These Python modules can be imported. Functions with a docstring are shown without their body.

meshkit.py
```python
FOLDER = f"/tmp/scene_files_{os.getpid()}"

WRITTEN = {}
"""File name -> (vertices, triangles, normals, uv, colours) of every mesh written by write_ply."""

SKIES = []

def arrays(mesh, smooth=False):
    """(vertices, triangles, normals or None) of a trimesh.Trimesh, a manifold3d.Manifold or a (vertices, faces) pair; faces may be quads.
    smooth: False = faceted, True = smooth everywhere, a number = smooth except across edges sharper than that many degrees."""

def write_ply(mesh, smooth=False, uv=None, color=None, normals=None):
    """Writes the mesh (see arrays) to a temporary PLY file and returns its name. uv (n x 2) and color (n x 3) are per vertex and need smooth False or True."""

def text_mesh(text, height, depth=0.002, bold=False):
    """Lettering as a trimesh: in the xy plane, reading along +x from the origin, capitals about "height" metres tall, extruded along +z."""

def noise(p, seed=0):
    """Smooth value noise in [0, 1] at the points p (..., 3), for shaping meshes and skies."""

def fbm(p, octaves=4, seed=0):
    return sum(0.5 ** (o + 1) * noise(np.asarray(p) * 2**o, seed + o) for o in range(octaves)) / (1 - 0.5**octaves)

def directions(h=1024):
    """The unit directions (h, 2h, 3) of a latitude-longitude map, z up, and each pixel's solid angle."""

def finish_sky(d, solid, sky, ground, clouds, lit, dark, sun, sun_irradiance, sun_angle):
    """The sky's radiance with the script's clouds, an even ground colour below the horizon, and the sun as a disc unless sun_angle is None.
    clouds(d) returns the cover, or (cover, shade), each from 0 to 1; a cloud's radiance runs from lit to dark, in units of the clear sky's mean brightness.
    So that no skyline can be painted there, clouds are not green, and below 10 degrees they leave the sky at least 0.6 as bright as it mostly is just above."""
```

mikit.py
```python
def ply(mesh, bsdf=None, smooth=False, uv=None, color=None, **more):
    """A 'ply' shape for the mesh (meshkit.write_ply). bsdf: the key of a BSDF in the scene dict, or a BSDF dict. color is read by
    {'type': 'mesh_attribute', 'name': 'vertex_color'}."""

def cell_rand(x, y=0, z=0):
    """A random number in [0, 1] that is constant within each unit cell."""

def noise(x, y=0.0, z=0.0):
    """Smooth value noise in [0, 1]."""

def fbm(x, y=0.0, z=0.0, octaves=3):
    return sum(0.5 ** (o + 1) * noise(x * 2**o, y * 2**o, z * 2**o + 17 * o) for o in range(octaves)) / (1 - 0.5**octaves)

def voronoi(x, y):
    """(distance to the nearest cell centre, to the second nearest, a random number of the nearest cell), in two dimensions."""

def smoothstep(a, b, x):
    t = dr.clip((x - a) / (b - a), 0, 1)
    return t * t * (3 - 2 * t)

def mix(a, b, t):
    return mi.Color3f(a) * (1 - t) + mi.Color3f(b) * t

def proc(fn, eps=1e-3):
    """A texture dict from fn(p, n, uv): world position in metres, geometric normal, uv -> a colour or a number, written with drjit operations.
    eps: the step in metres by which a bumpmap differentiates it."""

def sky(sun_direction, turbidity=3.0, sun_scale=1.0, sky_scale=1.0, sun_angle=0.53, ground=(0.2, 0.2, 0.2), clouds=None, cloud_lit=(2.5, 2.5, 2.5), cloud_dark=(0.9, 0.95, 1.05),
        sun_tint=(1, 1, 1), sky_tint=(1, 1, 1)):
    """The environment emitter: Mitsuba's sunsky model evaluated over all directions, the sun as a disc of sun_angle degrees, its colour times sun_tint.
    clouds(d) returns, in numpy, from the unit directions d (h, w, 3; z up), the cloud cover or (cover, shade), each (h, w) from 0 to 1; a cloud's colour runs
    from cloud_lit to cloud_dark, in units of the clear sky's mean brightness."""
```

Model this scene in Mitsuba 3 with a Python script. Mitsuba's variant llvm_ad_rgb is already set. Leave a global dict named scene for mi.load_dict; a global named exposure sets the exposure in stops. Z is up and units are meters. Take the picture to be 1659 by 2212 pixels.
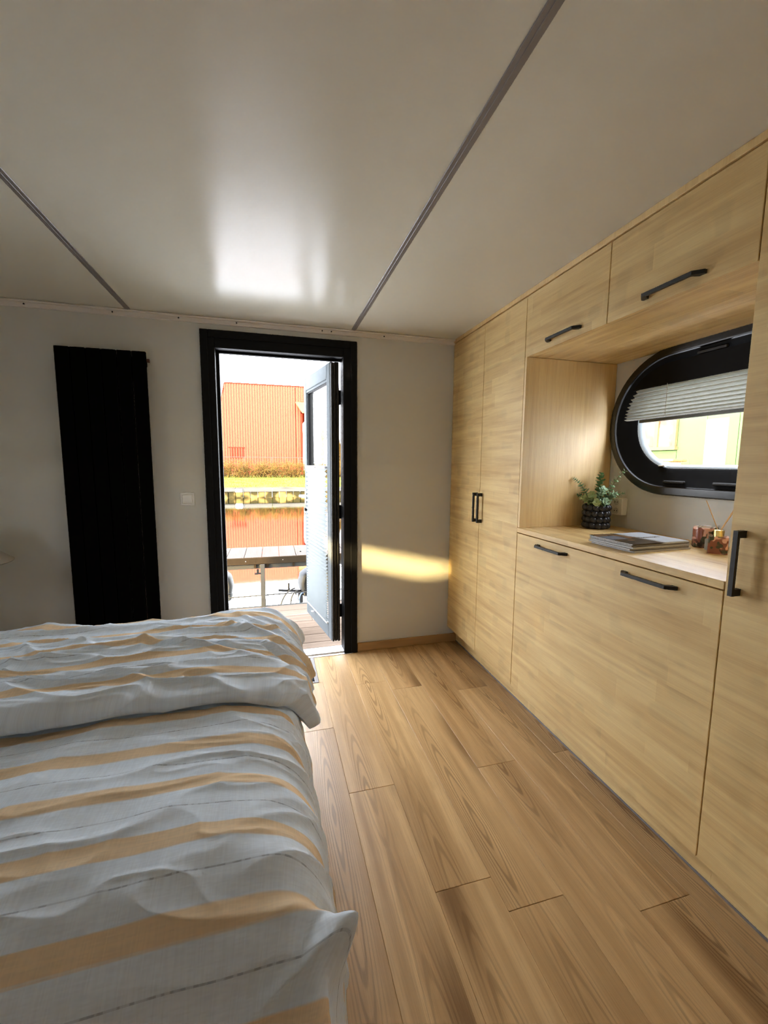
import math, random
import numpy as np, trimesh, manifold3d as m3, shapely.geometry as sg
import drjit as dr, mitsuba as mi
import mikit, meshkit
from mikit import proc, noise, fbm, voronoi, smoothstep, mix, cell_rand
T = mi.ScalarTransform4f
rng = np.random.default_rng(7); random.seed(7)

# ------------------------------------------------------------------ camera, sky, sun, exposure
F_PX, YAW, PITCH, ROLL, CAM_D, CAM_H = 892.08, 0.264818, -0.115204, 0.0072591, 2.8448, 1.36607
fw = np.array([math.sin(YAW)*math.cos(PITCH), math.cos(YAW)*math.cos(PITCH), math.sin(PITCH)])
rt = np.array([math.cos(YAW), -math.sin(YAW), 0.0]); up0 = np.cross(rt, fw)
up = -rt*math.sin(ROLL) + up0*math.cos(ROLL)
eye = np.array([0, -CAM_D, CAM_H])
scene, labels = {}, {}
scene['camera'] = {'type': 'perspective', 'fov_axis': 'x', 'fov': 2*math.degrees(math.atan(1659/2/F_PX)), 'near_clip': 0.02, 'far_clip': 500.0,
                   'to_world': T().look_at(origin=eye.tolist(), target=(eye+fw).tolist(), up=up.tolist())}
SUN = np.array([-1.0, -0.55, 0.24])
def clouds(d):
    p = d*np.array([3.0, 3.0, 6.0])
    n = meshkit.fbm(p, 4, seed=3)
    return np.clip(0.78 + 0.5*(n-0.4), 0, 1), np.clip(1.6*(meshkit.fbm(p*1.7+9, 3, seed=8)-0.42), 0, 1)
SKY_SCALE, SUN_SCALE = 1.0, 0.19
scene['sky'] = mikit.sky(SUN, turbidity=4.0, sun_scale=SUN_SCALE, sky_scale=SKY_SCALE, sun_angle=1.6, ground=(0.2, 0.2, 0.18), clouds=clouds,
                         cloud_lit=(2.1, 2.15, 2.3), cloud_dark=(1.5, 1.55, 1.7), sun_tint=(0.95, 1.08, 1.1))
exposure = 6.85

# ------------------------------------------------------------------ helpers
def srgb(r, g, b):
    return [((c/255)/12.92 if c/255 < 0.04045 else ((c/255+0.055)/1.055)**2.4) for c in (r, g, b)]
def mat(key, d, two=True):
    scene[key] = {'type': 'twosided', 'b': d} if two else d
    return key
def rgb(c): return {'type': 'rgb', 'value': [float(x) for x in c]}
def plastic(key, c, alpha=0.2, ior=1.5):
    return mat(key, {'type': 'roughplastic', 'diffuse_reflectance': c if isinstance(c, dict) else rgb(c), 'alpha': alpha, 'int_ior': ior, 'nonlinear': False})
def diffuse(key, c):
    return mat(key, {'type': 'diffuse', 'reflectance': c if isinstance(c, dict) else rgb(c)})
def numbered(k):
    if k not in used: used[k] = 0; return k
    used[k] += 1
    return f'{k}_{used[k]:03d}'
used = {}
def obj(name, mesh, m, parent=None, label=None, cat=None, group=None, kind=None, smooth=False, uv=None, shape=None):
    key = numbered(name if parent is None else parent+'__'+name)
    scene[key] = shape if shape is not None else mikit.ply(mesh, m, smooth=smooth, uv=uv)
    note(key, label, cat, group, kind)
    return key
def note(key, label=None, cat=None, group=None, kind=None):
    d = {k: v for k, v in (('label', label), ('category', cat), ('group', group), ('kind', kind)) if v}
    if d: labels[key] = d
def thing(name, label, cat, group=None):
    key = numbered(name); note(key, label, cat, group); return key
cat_ = trimesh.util.concatenate
def box(x0, x1, y0, y1, z0, z1, b=0.0):
    if b <= 0:
        m = trimesh.creation.box((x1-x0, y1-y0, z1-z0)); m.apply_translation(((x0+x1)/2, (y0+y1)/2, (z0+z1)/2)); return m
    b = min(b, (x1-x0)/2.01, (y1-y0)/2.01, (z1-z0)/2.01)
    pts = []
    for x, sx in ((x0, 1), (x1, -1)):
        for y, sy in ((y0, 1), (y1, -1)):
            for z, sz in ((z0, 1), (z1, -1)):
                pts += [(x, y+sy*b, z+sz*b), (x+sx*b, y, z+sz*b), (x+sx*b, y+sy*b, z)]
    return trimesh.convex.convex_hull(np.array(pts))
def man(m): return m3.Manifold(m3.Mesh(np.asarray(m.vertices, np.float32), np.asarray(m.faces, np.uint32)))
def tri(m):
    q = m.to_mesh(); return trimesh.Trimesh(q.vert_properties[:, :3], q.tri_verts, process=False)
def tube(pts, r, n=8):
    pts = np.asarray(pts, float); r = np.broadcast_to(r, (len(pts),))
    t = np.gradient(pts, axis=0); t /= np.linalg.norm(t, axis=1, keepdims=True)
    a = np.cross(t, [0.13, 0.31, 0.94]); a /= np.linalg.norm(a, axis=1, keepdims=True)+1e-9
    b = np.cross(t, a); an = np.arange(n)*2*np.pi/n
    v = pts[:, None] + r[:, None, None]*(np.cos(an)[None, :, None]*a[:, None]+np.sin(an)[None, :, None]*b[:, None])
    f = []
    for i in range(len(pts)-1):
        for j in range(n):
            k = (j+1) % n
            f += [[i*n+j, i*n+k, (i+1)*n+k], [i*n+j, (i+1)*n+k, (i+1)*n+j]]
    v = np.vstack([v.reshape(-1, 3), pts[:1], pts[-1:]]); c = len(v)-2
    for j in range(n):
        k = (j+1) % n
        f += [[c, k, j], [c+1, (len(pts)-1)*n+j, (len(pts)-1)*n+k]]
    return trimesh.Trimesh(v, f, process=False)
def lathe(prof, n=40, center=(0, 0, 0)):
    m = trimesh.creation.revolve(np.array(prof, float), sections=n); m.apply_translation(center); return m
def extrude(poly, h, to=None):
    m = trimesh.creation.extrude_polygon(poly, h, engine='earcut')
    if to is not None: m.apply_transform(to)
    return m
def frame_m(o, ex, ey, ez):
    M = np.eye(4); M[:3, 0], M[:3, 1], M[:3, 2], M[:3, 3] = ex, ey, ez, o; return M
def grid(P):
    n, m = P.shape[:2]; i = np.arange(n*m).reshape(n, m)
    a, b, c, d = i[:-1, :-1].ravel(), i[1:, :-1].ravel(), i[1:, 1:].ravel(), i[:-1, 1:].ravel()
    return trimesh.Trimesh(P.reshape(-1, 3), np.vstack([np.stack([a, b, c], 1), np.stack([a, c, d], 1)]), process=False)
def stadium(yc, zc, half, r, d=0.0, n=24):
    """points (y, z) of a horizontal stadium, inset by d"""
    r = r-d; an = np.linspace(np.pi/2, 3*np.pi/2, n)
    L = [(yc-half+r*math.cos(a), zc+r*math.sin(a)) for a in an]
    R = [(yc+half-r*math.cos(a), zc-r*math.sin(a)) for a in an]
    return np.array(L+R)
def loft(prof, yc, zc, half, r, sgn=1, n=24):
    """prof: [(inset, x)]: lofted ring round a stadium opening in a wall of constant x"""
    P = []
    for d, x in prof:
        s = stadium(yc, zc, half, r, d, n); s = np.vstack([s, s[:1]])
        P.append(np.c_[np.full(len(s), x), s])
    return grid(np.array(P))

# ------------------------------------------------------------------ materials
def oak_front(a, b, salt=0.0):
    """horizontally jointed light laminate: strips with their own tone, fine grain along a"""
    row = dr.floor(b/0.083); r = cell_rand(row, 5+salt)
    cell = dr.floor((a + r*3.1)/0.62)
    t = cell_rand(row, cell, 9+salt)
    g = fbm(a*3.2, b*55, 3, octaves=2); fine = noise(a*18, b*420, 7)
    blotch = fbm(a*3.2+t*9, b*15+t*5, 5+salt, octaves=2)
    k = 0.24*t + 0.75*g + 0.2*fine + 0.55*(blotch-0.45) - 0.06
    flame = smoothstep(0.62, 0.85, noise(a*14, b*12+t*20, 11))
    c = mix(WD, WL, dr.clip(k, 0, 1))
    return c*(1-0.08*flame)
WL, WD = mi.Color3f(*srgb(242, 214, 154)), mi.Color3f(*srgb(208, 170, 110))
def front_fn(p, n, uv): return oak_front(p.y, p.z+p.x)
def side_fn(p, n, uv):
    g = fbm(p.z*3, (p.y+p.x)*60, 1, octaves=3); f = noise(p.z*16, (p.x+p.y)*380, 2); t = cell_rand(dr.floor((p.x+p.y)/0.09), 3)
    return mix(WD, WL, dr.clip(0.42*g+0.22*f+0.2*t+0.1, 0, 1))
def top_fn(p, n, uv): return oak_front(p.y, p.x*1.0+p.z, 21.0)
FL, FM, FD = mi.Color3f(*srgb(220, 186, 136)), mi.Color3f(*srgb(186, 148, 100)), mi.Color3f(*srgb(116, 82, 48))
def floor_fn(p, n, uv):
    s, q = uv.x*37.0, uv.y*53.0
    a = p.y + s*7.0; b = p.x + 0.012*(noise(a*2.5, q)-0.5)
    xb = (p.x-0.083)/0.197; bc = (xb-dr.floor(xb)-0.5)*0.197 + (uv.x-0.5)*0.10 + 0.010*(noise(a*3, q, 4)-0.5)
    h = 0.004+0.05*dr.abs((a*0.55+uv.y) - dr.floor(a*0.55+uv.y) - 0.5) + 0.012*noise(a*2.2, b*9, q)
    R = dr.sqrt(dr.square(bc) + dr.square(h*1.6))
    streak = fbm(a*1.6, b*38, q, octaves=2); pores = noise(a*16, b*620, q); big = fbm(a*1.1, b*7, q+3, octaves=2)
    ring = 0.5+0.5*dr.sin(R*900.0 + 3*big)
    ring = smoothstep(0.45, 0.95, ring)*smoothstep(0.075, 0.02, R)
    ka, kb = a*0.85, b*4.6
    d1, d2, w = voronoi(ka, kb)
    knot = smoothstep(0.30, 0.03, d1)*dr.select(w > 0.45, 1.0, 0.0)
    k = 1.25*streak + 0.6*big + 0.2*pores - 0.60 + 0.16*(uv.x-0.5)
    c = mix(FM, FL, dr.clip(k, 0, 1))
    c = mix(c, FD, dr.clip(0.42*ring + 0.60*knot + 0.25*smoothstep(0.5, 0.28, big) + 0.13*smoothstep(0.6, 0.2, pores)*streak, 0, 0.85))
    return c
plastic('m_front', proc(front_fn), 0.28, 1.45)
plastic('m_side', proc(side_fn), 0.2, 1.6)
plastic('m_top', proc(top_fn), 0.2, 1.5)
plastic('m_floor', proc(floor_fn), 0.16, 1.5)
diffuse('m_wall', srgb(206, 206, 199))
diffuse('m_wall_plain', srgb(206, 206, 200))
plastic('m_ceiling', srgb(212, 210, 196), 0.06, 1.18)
plastic('m_trim', srgb(228, 222, 214), 0.25)
plastic('m_strip', srgb(126, 122, 120), 0.2)
plastic('m_black', srgb(22, 23, 25), 0.45, 1.18)
plastic('m_gloss_black', srgb(14, 14, 15), 0.10)
plastic('m_matt_black', srgb(15, 15, 15), 0.35)
diffuse('m_radiator', srgb(9, 9, 9))
diffuse('m_gap', srgb(70, 44, 22))
plastic('m_oak_base', proc(lambda p, n, uv: mix(FM*0.75, FM, fbm(p.x*4+p.y*4, p.z*60, 3))), 0.25)
mat('m_alu', {'type': 'roughconductor', 'material': 'Al', 'alpha': 0.25})
diffuse('m_doorgrey', srgb(100, 105, 108))
plastic('m_white', srgb(238, 238, 234), 0.2)
mat('m_glass', {'type': 'thindielectric', 'int_ior': 1.5}, two=False)
mat('m_coated_glass', {'type': 'thindielectric', 'int_ior': 1.05}, two=False)
mat('m_blind', {'type': 'principledthin', 'base_color': rgb(srgb(150, 156, 158)), 'roughness': 0.7, 'diff_trans': 0.9, 'spec_trans': 0.0}, two=False)
mat('m_blind_grey', {'type': 'principledthin', 'base_color': rgb(srgb(172, 172, 166)), 'roughness': 0.7, 'diff_trans': 0.55, 'spec_trans': 0.0}, two=False)
diffuse('m_blackout', srgb(150, 150, 146))
DB, DO, DLn = mi.Color3f(*srgb(214, 225, 234)), mi.Color3f(*srgb(222, 194, 152)), mi.Color3f(*srgb(96, 108, 120))
PER = 0.148
def duvet_fn(p, n, uv):
    x, v = uv.x*4.0, uv.y*4.0
    v = v + 0.003*(noise(x*9, v*8)-0.5)
    f = v/PER - dr.floor(v/PER); d = dr.abs(f-0.5)*PER
    w = noise(x*420, v*30)*0.5+noise(x*60, v*420)*0.5
    band = smoothstep(0.0225, 0.0165, d + 0.004*(noise(x*3, v*300)-0.5))
    core = smoothstep(0.0022, 0.0008, dr.abs(d-0.0005))
    d2 = dr.minimum(f, 1-f)*PER
    dash = smoothstep(0.002, 0.001, d2)*(0.45+0.55*smoothstep(0.35, 0.6, noise(x*160, 2.0)))
    c = DB*(0.9+0.16*w)*(0.96+0.08*noise(x*7, v*7))
    c = mix(c, DO*(0.9+0.16*w), band*0.88)
    c = mix(c, mi.Color3f(*srgb(226, 200, 164)), core*0.5*band)
    return mix(c, DLn, dash*0.55)
diffuse('m_duvet', proc(duvet_fn))
diffuse('m_sheet', srgb(200, 204, 208))
diffuse('m_bedbase', srgb(150, 138, 120))
diffuse('m_mat', proc(lambda p, n, uv: mix(mi.Color3f(0.012, 0.013, 0.015), mi.Color3f(0.10, 0.105, 0.115), smoothstep(0.35, 0.8, noise(p.x*260, p.y*260)))))

# ------------------------------------------------------------------ the room
W, WP, WR, WL_, H = 1.282, 1.356, 1.853, -2.11, 2.25
YB = -4.8                                                     # rear wall of the room
TH = 0.10
def st(name, mesh, m, **k): return obj(name, mesh, m, kind='structure', **k)
# floor: sub floor and planks
floor = st('floor', box(WL_-TH, WR+TH, YB-TH, 0.0, -0.06, -0.010), 'm_gap', label='warm oak laminate floor of long boards running towards the door')
offs = {0: -0.84, 1: -1.287, 2: -0.455, 3: -0.566, 4: -1.289, 5: -0.669, 6: -1.292}
BL = 1.2985
MATX, MATY = 0.257, -0.372                                    # the door mat well lies left of MATX
for i in range(-12, 10):
    x0, x1 = 0.083+0.197*i, 0.083+0.197*(i+1)
    x0c, x1c = max(x0, WL_), min(x1, WR)
    if x1c-x0c < 0.02: continue
    o = offs.get(i, -rng.random()*BL); y = o + 2*BL
    while y > YB:
        ya, yb = max(y-BL, YB), min(y, 0.0); y -= BL
        if yb-ya < 0.02: continue
        segs = [(x0c, x1c, ya, yb)]
        if x0c < MATX and x1c > -0.42 and yb > MATY:          # cut round the mat well
            segs = []
            if ya < MATY: segs.append((x0c, x1c, ya, MATY))
            if x1c > MATX+0.01: segs.append((MATX, x1c, max(ya, MATY), yb))
            if x0c < -0.43: segs.append((x0c, min(x1c, -0.42), max(ya, MATY), yb))
        for (a, b, c, d) in segs:
            m = box(a+0.0003, b-0.0003, c+0.0004, d-0.0004, -0.010, 0.0+rng.uniform(-0.0002, 0.0002), 0.0009)
            uv = np.tile(rng.random(2), (len(m.vertices), 1))
            obj('plank', m, 'm_floor', floor, uv=uv)
st('ceiling', box(WL_-TH, WR+TH, YB-TH, TH, H, H+0.06), 'm_ceiling', label='glossy off-white panelled ceiling with grey joint strips')
for x in (-0.784, 0.545):
    s = thing('ceiling_strip', 'grey joint strip on the ceiling, ' + ('nearer the radiator' if x < 0 else 'nearer the wooden wardrobes'), 'trim strip')
    used[s+'__x'] = 0
    obj('profile', box(x-0.016, x+0.016, YB, -0.036, H-0.004, H-0.0002, 0.002), 'm_strip', s)
    obj('groove_bead', box(x-0.003, x+0.003, YB, -0.037, H-0.0062, H-0.0038, 0.001), 'm_strip', s)
# back wall with the door opening
DL, DR, DT = -0.407, 0.572, 2.179
OL, OR_, OT = -0.325, 0.478, 2.075
wall = man(box(WL_-TH, WR+TH, 0, TH, -0.06, H)) - man(box(DL+0.03, DR-0.03, -0.1, TH+0.1, -0.2, DT-0.03))
st('wall_back', tri(wall), 'm_wall', label='grey-white textured end wall with the open door')
# right wall with the porthole, left wall with its twin
PY, PZ, PR, PH = -1.427, 1.578, 0.351, 0.165                   # porthole centre, outer radius, half the straight part
def porthole_wall(x0, x1, yc, zc, more=()):
    w = man(box(x0, x1, YB-TH, 0, -0.06, H))
    hole = extrude(sg.Polygon(stadium(yc, zc, PH, PR-0.045)), 0.6, frame_m([min(x0, x1)-0.2, 0, 0], [0, 1, 0], [0, 0, 1], [1, 0, 0]))
    w = w - man(hole)
    for yc2 in more: w = w - man(hole).translate([0, yc2-yc, 0])
    return w
st('wall_right', tri(porthole_wall(WR, WR+TH, PY, PZ)), 'm_wall', label='grey-white wall behind the niche with the porthole')
LY, LZ = -1.56, 1.50
wl = porthole_wall(WL_-TH, WL_, LY, LZ, (-3.35,))
st('wall_left', tri(wl), 'm_wall_plain', label='grey-white wall at the head of the bed, outside the photo')
# rear wall: glazed garden door set behind the photographer
RX0, RX1, RZ0, RZ1 = -0.3, 0.3, 1.4, 1.75
rw = man(box(WL_-TH, WR+TH, YB-TH, YB, -0.06, H)) - man(box(RX0, RX1, YB-0.5, YB+0.5, RZ0, RZ1))
st('wall_rear', tri(rw), 'm_side', label='wall behind the photographer with wide glazing')
w1 = st('window_1', cat_([box(RX0, RX0+0.06, YB-0.08, YB-0.02, RZ0, RZ1), box(RX1-0.06, RX1, YB-0.08, YB-0.02, RZ0, RZ1), box(-0.03, 0.03, YB-0.08, YB-0.02, RZ0, RZ1),
                          box(RX0, RX1, YB-0.08, YB-0.02, RZ0, RZ0+0.06), box(RX0, RX1, YB-0.08, YB-0.02, RZ1-0.06, RZ1)]), 'm_black', label='wide dark-framed glazing behind the photographer')
for a, b in ((RX0+0.06, -0.03), (0.03, RX1-0.06)):
    P = np.array([[[a, YB-0.05, RZ0+0.06], [a, YB-0.05, RZ1-0.06]], [[b, YB-0.05, RZ0+0.06], [b, YB-0.05, RZ1-0.06]]])
    obj('pane', grid(P), 'm_glass', w1)
# cornice with screws
tr = st('trim_1', cat_([box(WL_, WR-0.5, -0.012, 0, H-0.036, H-0.0005, 0.003), box(WL_, WR-0.5, -0.034, -0.010, H-0.012, H-0.0005, 0.004)]), 'm_trim', label='white plastic cornice between end wall and ceiling')
for x in (-1.30, -0.87, -0.52, -0.19, 0.34, 0.40, 0.76):
    obj('screw', trimesh.creation.cylinder(0.0045, 0.004, sections=10, transform=frame_m([x, -0.0125, H-0.019], [1, 0, 0], [0, 0, 1], [0, -1, 0])), 'm_matt_black', tr)
st('baseboard_back', cat_([box(DR+0.002, WP, -0.014, -0.0005, 0, 0.066, 0.004)]), 'm_oak_base', label='oak skirting right of the door')
st('baseboard_back_left', box(WL_, DL-0.002, -0.014, -0.0005, 0, 0.066, 0.004), 'm_oak_base', label='oak skirting behind the bed')

# ------------------------------------------------------------------ door: frame and open leaf
d1 = st('door_1', None, None, shape=mikit.ply(cat_([
    box(DL, DL+0.046, -0.022, 0.0, 0, DT, 0.003), box(DR-0.046, DR, -0.022, 0.0, 0, DT, 0.003), box(DL+0.046, DR-0.046, -0.022, 0.0, DT-0.046, DT, 0.003),
    box(DL+0.03, OL, -0.012, 0.115, 0, DT-0.03, 0.003), box(OR_, DR-0.03, -0.012, 0.115, 0, DT-0.03, 0.003), box(OL, OR_, -0.012, 0.115, OT, DT-0.03, 0.003),
    box(DL+0.03, OL+0.018, 0.06, 0.085, 0.02, DT-0.03, 0.002), box(OL, OR_, 0.06, 0.085, OT-0.014, DT-0.03, 0.002)]), 'm_black'), label='black door frame round the open door')
obj('sill', cat_([box(DL+0.03, DR-0.03, 0.0, 0.065, -0.03, 0.012, 0.003), box(DL+0.03, DR-0.03, 0.062, 0.14, -0.06, -0.004, 0.003), box(DL+0.03, DR-0.03, -0.03, 0.002, -0.008, 0.004, 0.002), box(DL+0.03, DR-0.03, 0.085, 0.095, -0.01, 0.006, 0.002)]), 'm_alu', d1)
for z in (1.83, 1.02, 0.28):
    obj('hinge', cat_([trimesh.creation.cylinder(0.010, 0.10, sections=14, transform=frame_m([OR_-0.012, 0.125, z], [1, 0, 0], [0, 1, 0], [0, 0, 1])), box(OR_-0.03, OR_+0.01, 0.112, 0.124, z-0.05, z+0.05, 0.002)]), 'm_black', d1)
# leaf: local u along the leaf from the hinge edge, t thickness, z
hx, hy = 0.393, 0.03
ang = math.atan2(0.65-0.02, 0.272-0.393)
LU = np.array([math.cos(ang), math.sin(ang), 0.0]); LT = np.array([LU[1], -LU[0], 0.0])     # LT points to the far (outer) side
LW, LZ0, LZ1, LTH = 0.665, 0.085, 2.05, 0.062
LM = frame_m([hx, hy, 0], LU, LT, [0, 0, 1])
def leaf(m): m.apply_transform(LM); return m
dl = thing('door_leaf', 'grey glazed door leaf standing open onto the deck, pleated blind over its lower half', 'door')
st_w = 0.078
obj('frame', leaf(cat_([box(0, st_w, 0, LTH*0.5, LZ0, LZ1, 0.004), box(LW-st_w*0.75, LW, 0, LTH*0.5, LZ0, LZ1, 0.004), box(st_w, LW-st_w*0.75, 0, LTH*0.5, LZ0, LZ0+0.10, 0.004), box(st_w, LW-st_w*0.75, 0, LTH*0.5, LZ1-0.10, LZ1, 0.004),
     box(st_w, LW-st_w*0.75, 0.006, LTH*0.4, LZ0+0.10, LZ0+0.112, 0.002), box(st_w, LW-st_w*0.75, 0.006, LTH*0.4, LZ1-0.118, LZ1-0.10, 0.002)])), 'm_doorgrey', dl)
obj('outer_frame', leaf(cat_([box(-0.008, st_w, LTH*0.5, LTH, LZ0, LZ1, 0.003), box(LW-st_w, LW, LTH*0.5, LTH, LZ0, LZ1, 0.003), box(st_w, LW-st_w, LTH*0.5, LTH, LZ0, LZ0+0.1, 0.003), box(st_w, LW-st_w, LTH*0.5, LTH, LZ1-0.1, LZ1, 0.003),
     box(-0.014, 0.0, 0.004, 0.016, LZ0, LZ1-0.006, 0.002), box(-0.012, 0.0, 0.022, 0.034, LZ0, LZ1-0.006, 0.002), box(-0.020, 0.0, 0.042, 0.058, LZ0, LZ1-0.01, 0.002)])), 'm_matt_black', dl)
g = np.array([[[st_w, 0.03, LZ0+0.1], [st_w, 0.03, LZ1-0.1]], [[LW-st_w*0.75, 0.03, LZ0+0.1], [LW-st_w*0.75, 0.03, LZ1-0.1]]])
obj('pane', leaf(grid(g)), 'm_coated_glass', dl, label='clear glass pane')
obj('glazing_bead', leaf(cat_([box(LW-st_w*0.75-0.022, LW-st_w*0.75, 0.012, 0.034, LZ0+0.1, LZ1-0.1, 0.003), box(st_w, LW-st_w, 0.012, 0.034, LZ1-0.128, LZ1-0.105, 0.003)])), 'm_black', dl)
BZ = 1.33                                                     # top of the drawn blind on the door
def pleats(u0, u1, z0, z1, n, amp, t0, pinch=0.0):
    zs = np.linspace(0, 1, 2*n+1); zs = z0+(z1-z0)*(zs*(1-pinch)+pinch*zs**1.8)
    t = t0 - amp*(np.arange(2*n+1) % 2)
    P = np.array([[[u, tt, z] for u in (u0, (u0+u1)/2, u1)] for z, tt in zip(zs, t)])
    return grid(P)
bl = thing('door_blind', 'white pleated blind drawn up over the lower half of the open door leaf', 'blind')
obj('pleats', leaf(pleats(st_w+0.006, LW-st_w*0.75-0.006, LZ0+0.115, BZ, 44, 0.019, 0.004, 0.55)), 'm_blind', bl)
obj('top_rail', leaf(box(st_w+0.002, LW-st_w*0.75-0.002, -0.018, 0.006, BZ, BZ+0.022, 0.004)), 'm_alu', bl)
obj('tab', leaf(box(0.30, 0.33, -0.030, -0.016, BZ+0.006, BZ+0.014, 0.002)), 'm_white', bl)
obj('bottom_rail', leaf(box(st_w+0.002, LW-st_w*0.75-0.002, -0.012, 0.006, LZ0+0.102, LZ0+0.116, 0.003)), 'm_white', bl)
obj('tab', leaf(box(0.40, 0.43, -0.030, -0.010, LZ0+0.085, LZ0+0.093, 0.002)), 'm_alu', bl)
for zz, r in ((1.10, 1), (0.985, 0)):
    if r: hd = obj('handle', leaf(cat_([box(LW-0.046, LW-0.018, -0.010, 0.0, zz-0.075, zz+0.05, 0.003), trimesh.creation.cylinder(0.010, 0.05, sections=14, transform=frame_m([LW-0.032, -0.03, zz], [1, 0, 0], [0, 0, 1], [0, 1, 0])), box(LW-0.15, LW-0.024, -0.062, -0.044, zz-0.010, zz+0.010, 0.004)])), 'm_alu', dl, label='silver lever handle')
    else: obj('lock', leaf(trimesh.creation.cylinder(0.013, 0.02, sections=16, transform=frame_m([LW-0.032, -0.006, zz], [1, 0, 0], [0, 0, 1], [0, 1, 0]))), 'm_black', dl)
obj('handle_outer', leaf(cat_([box(LW-0.046, LW-0.018, LTH, LTH+0.01, 1.03, 1.15, 0.003), box(LW-0.15, LW-0.024, LTH+0.04, LTH+0.058, 1.09, 1.11, 0.004), box(LW-0.045, LW-0.02, LTH, LTH+0.05, 1.09, 1.11, 0.004)])), 'm_alu', dl)
# door mat in its metal edged well
dm = thing('door_mat', 'dark grey ribbed door mat sunk into the floor before the door sill', 'mat')
obj('pile', box(-0.40, MATX-0.028, MATY+0.022, -0.032, -0.010, 0.004, 0.004), 'm_mat', dm)
obj('edge_frame', cat_([box(MATX-0.026, MATX-0.001, MATY, -0.031, -0.010, 0.003, 0.002), box(-0.42, MATX-0.026, MATY+0.001, MATY+0.02, -0.010, 0.003, 0.002), box(-0.42, -0.402, MATY+0.02, -0.031, -0.010, 0.003, 0.002)]), 'm_strip', dm)

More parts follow.
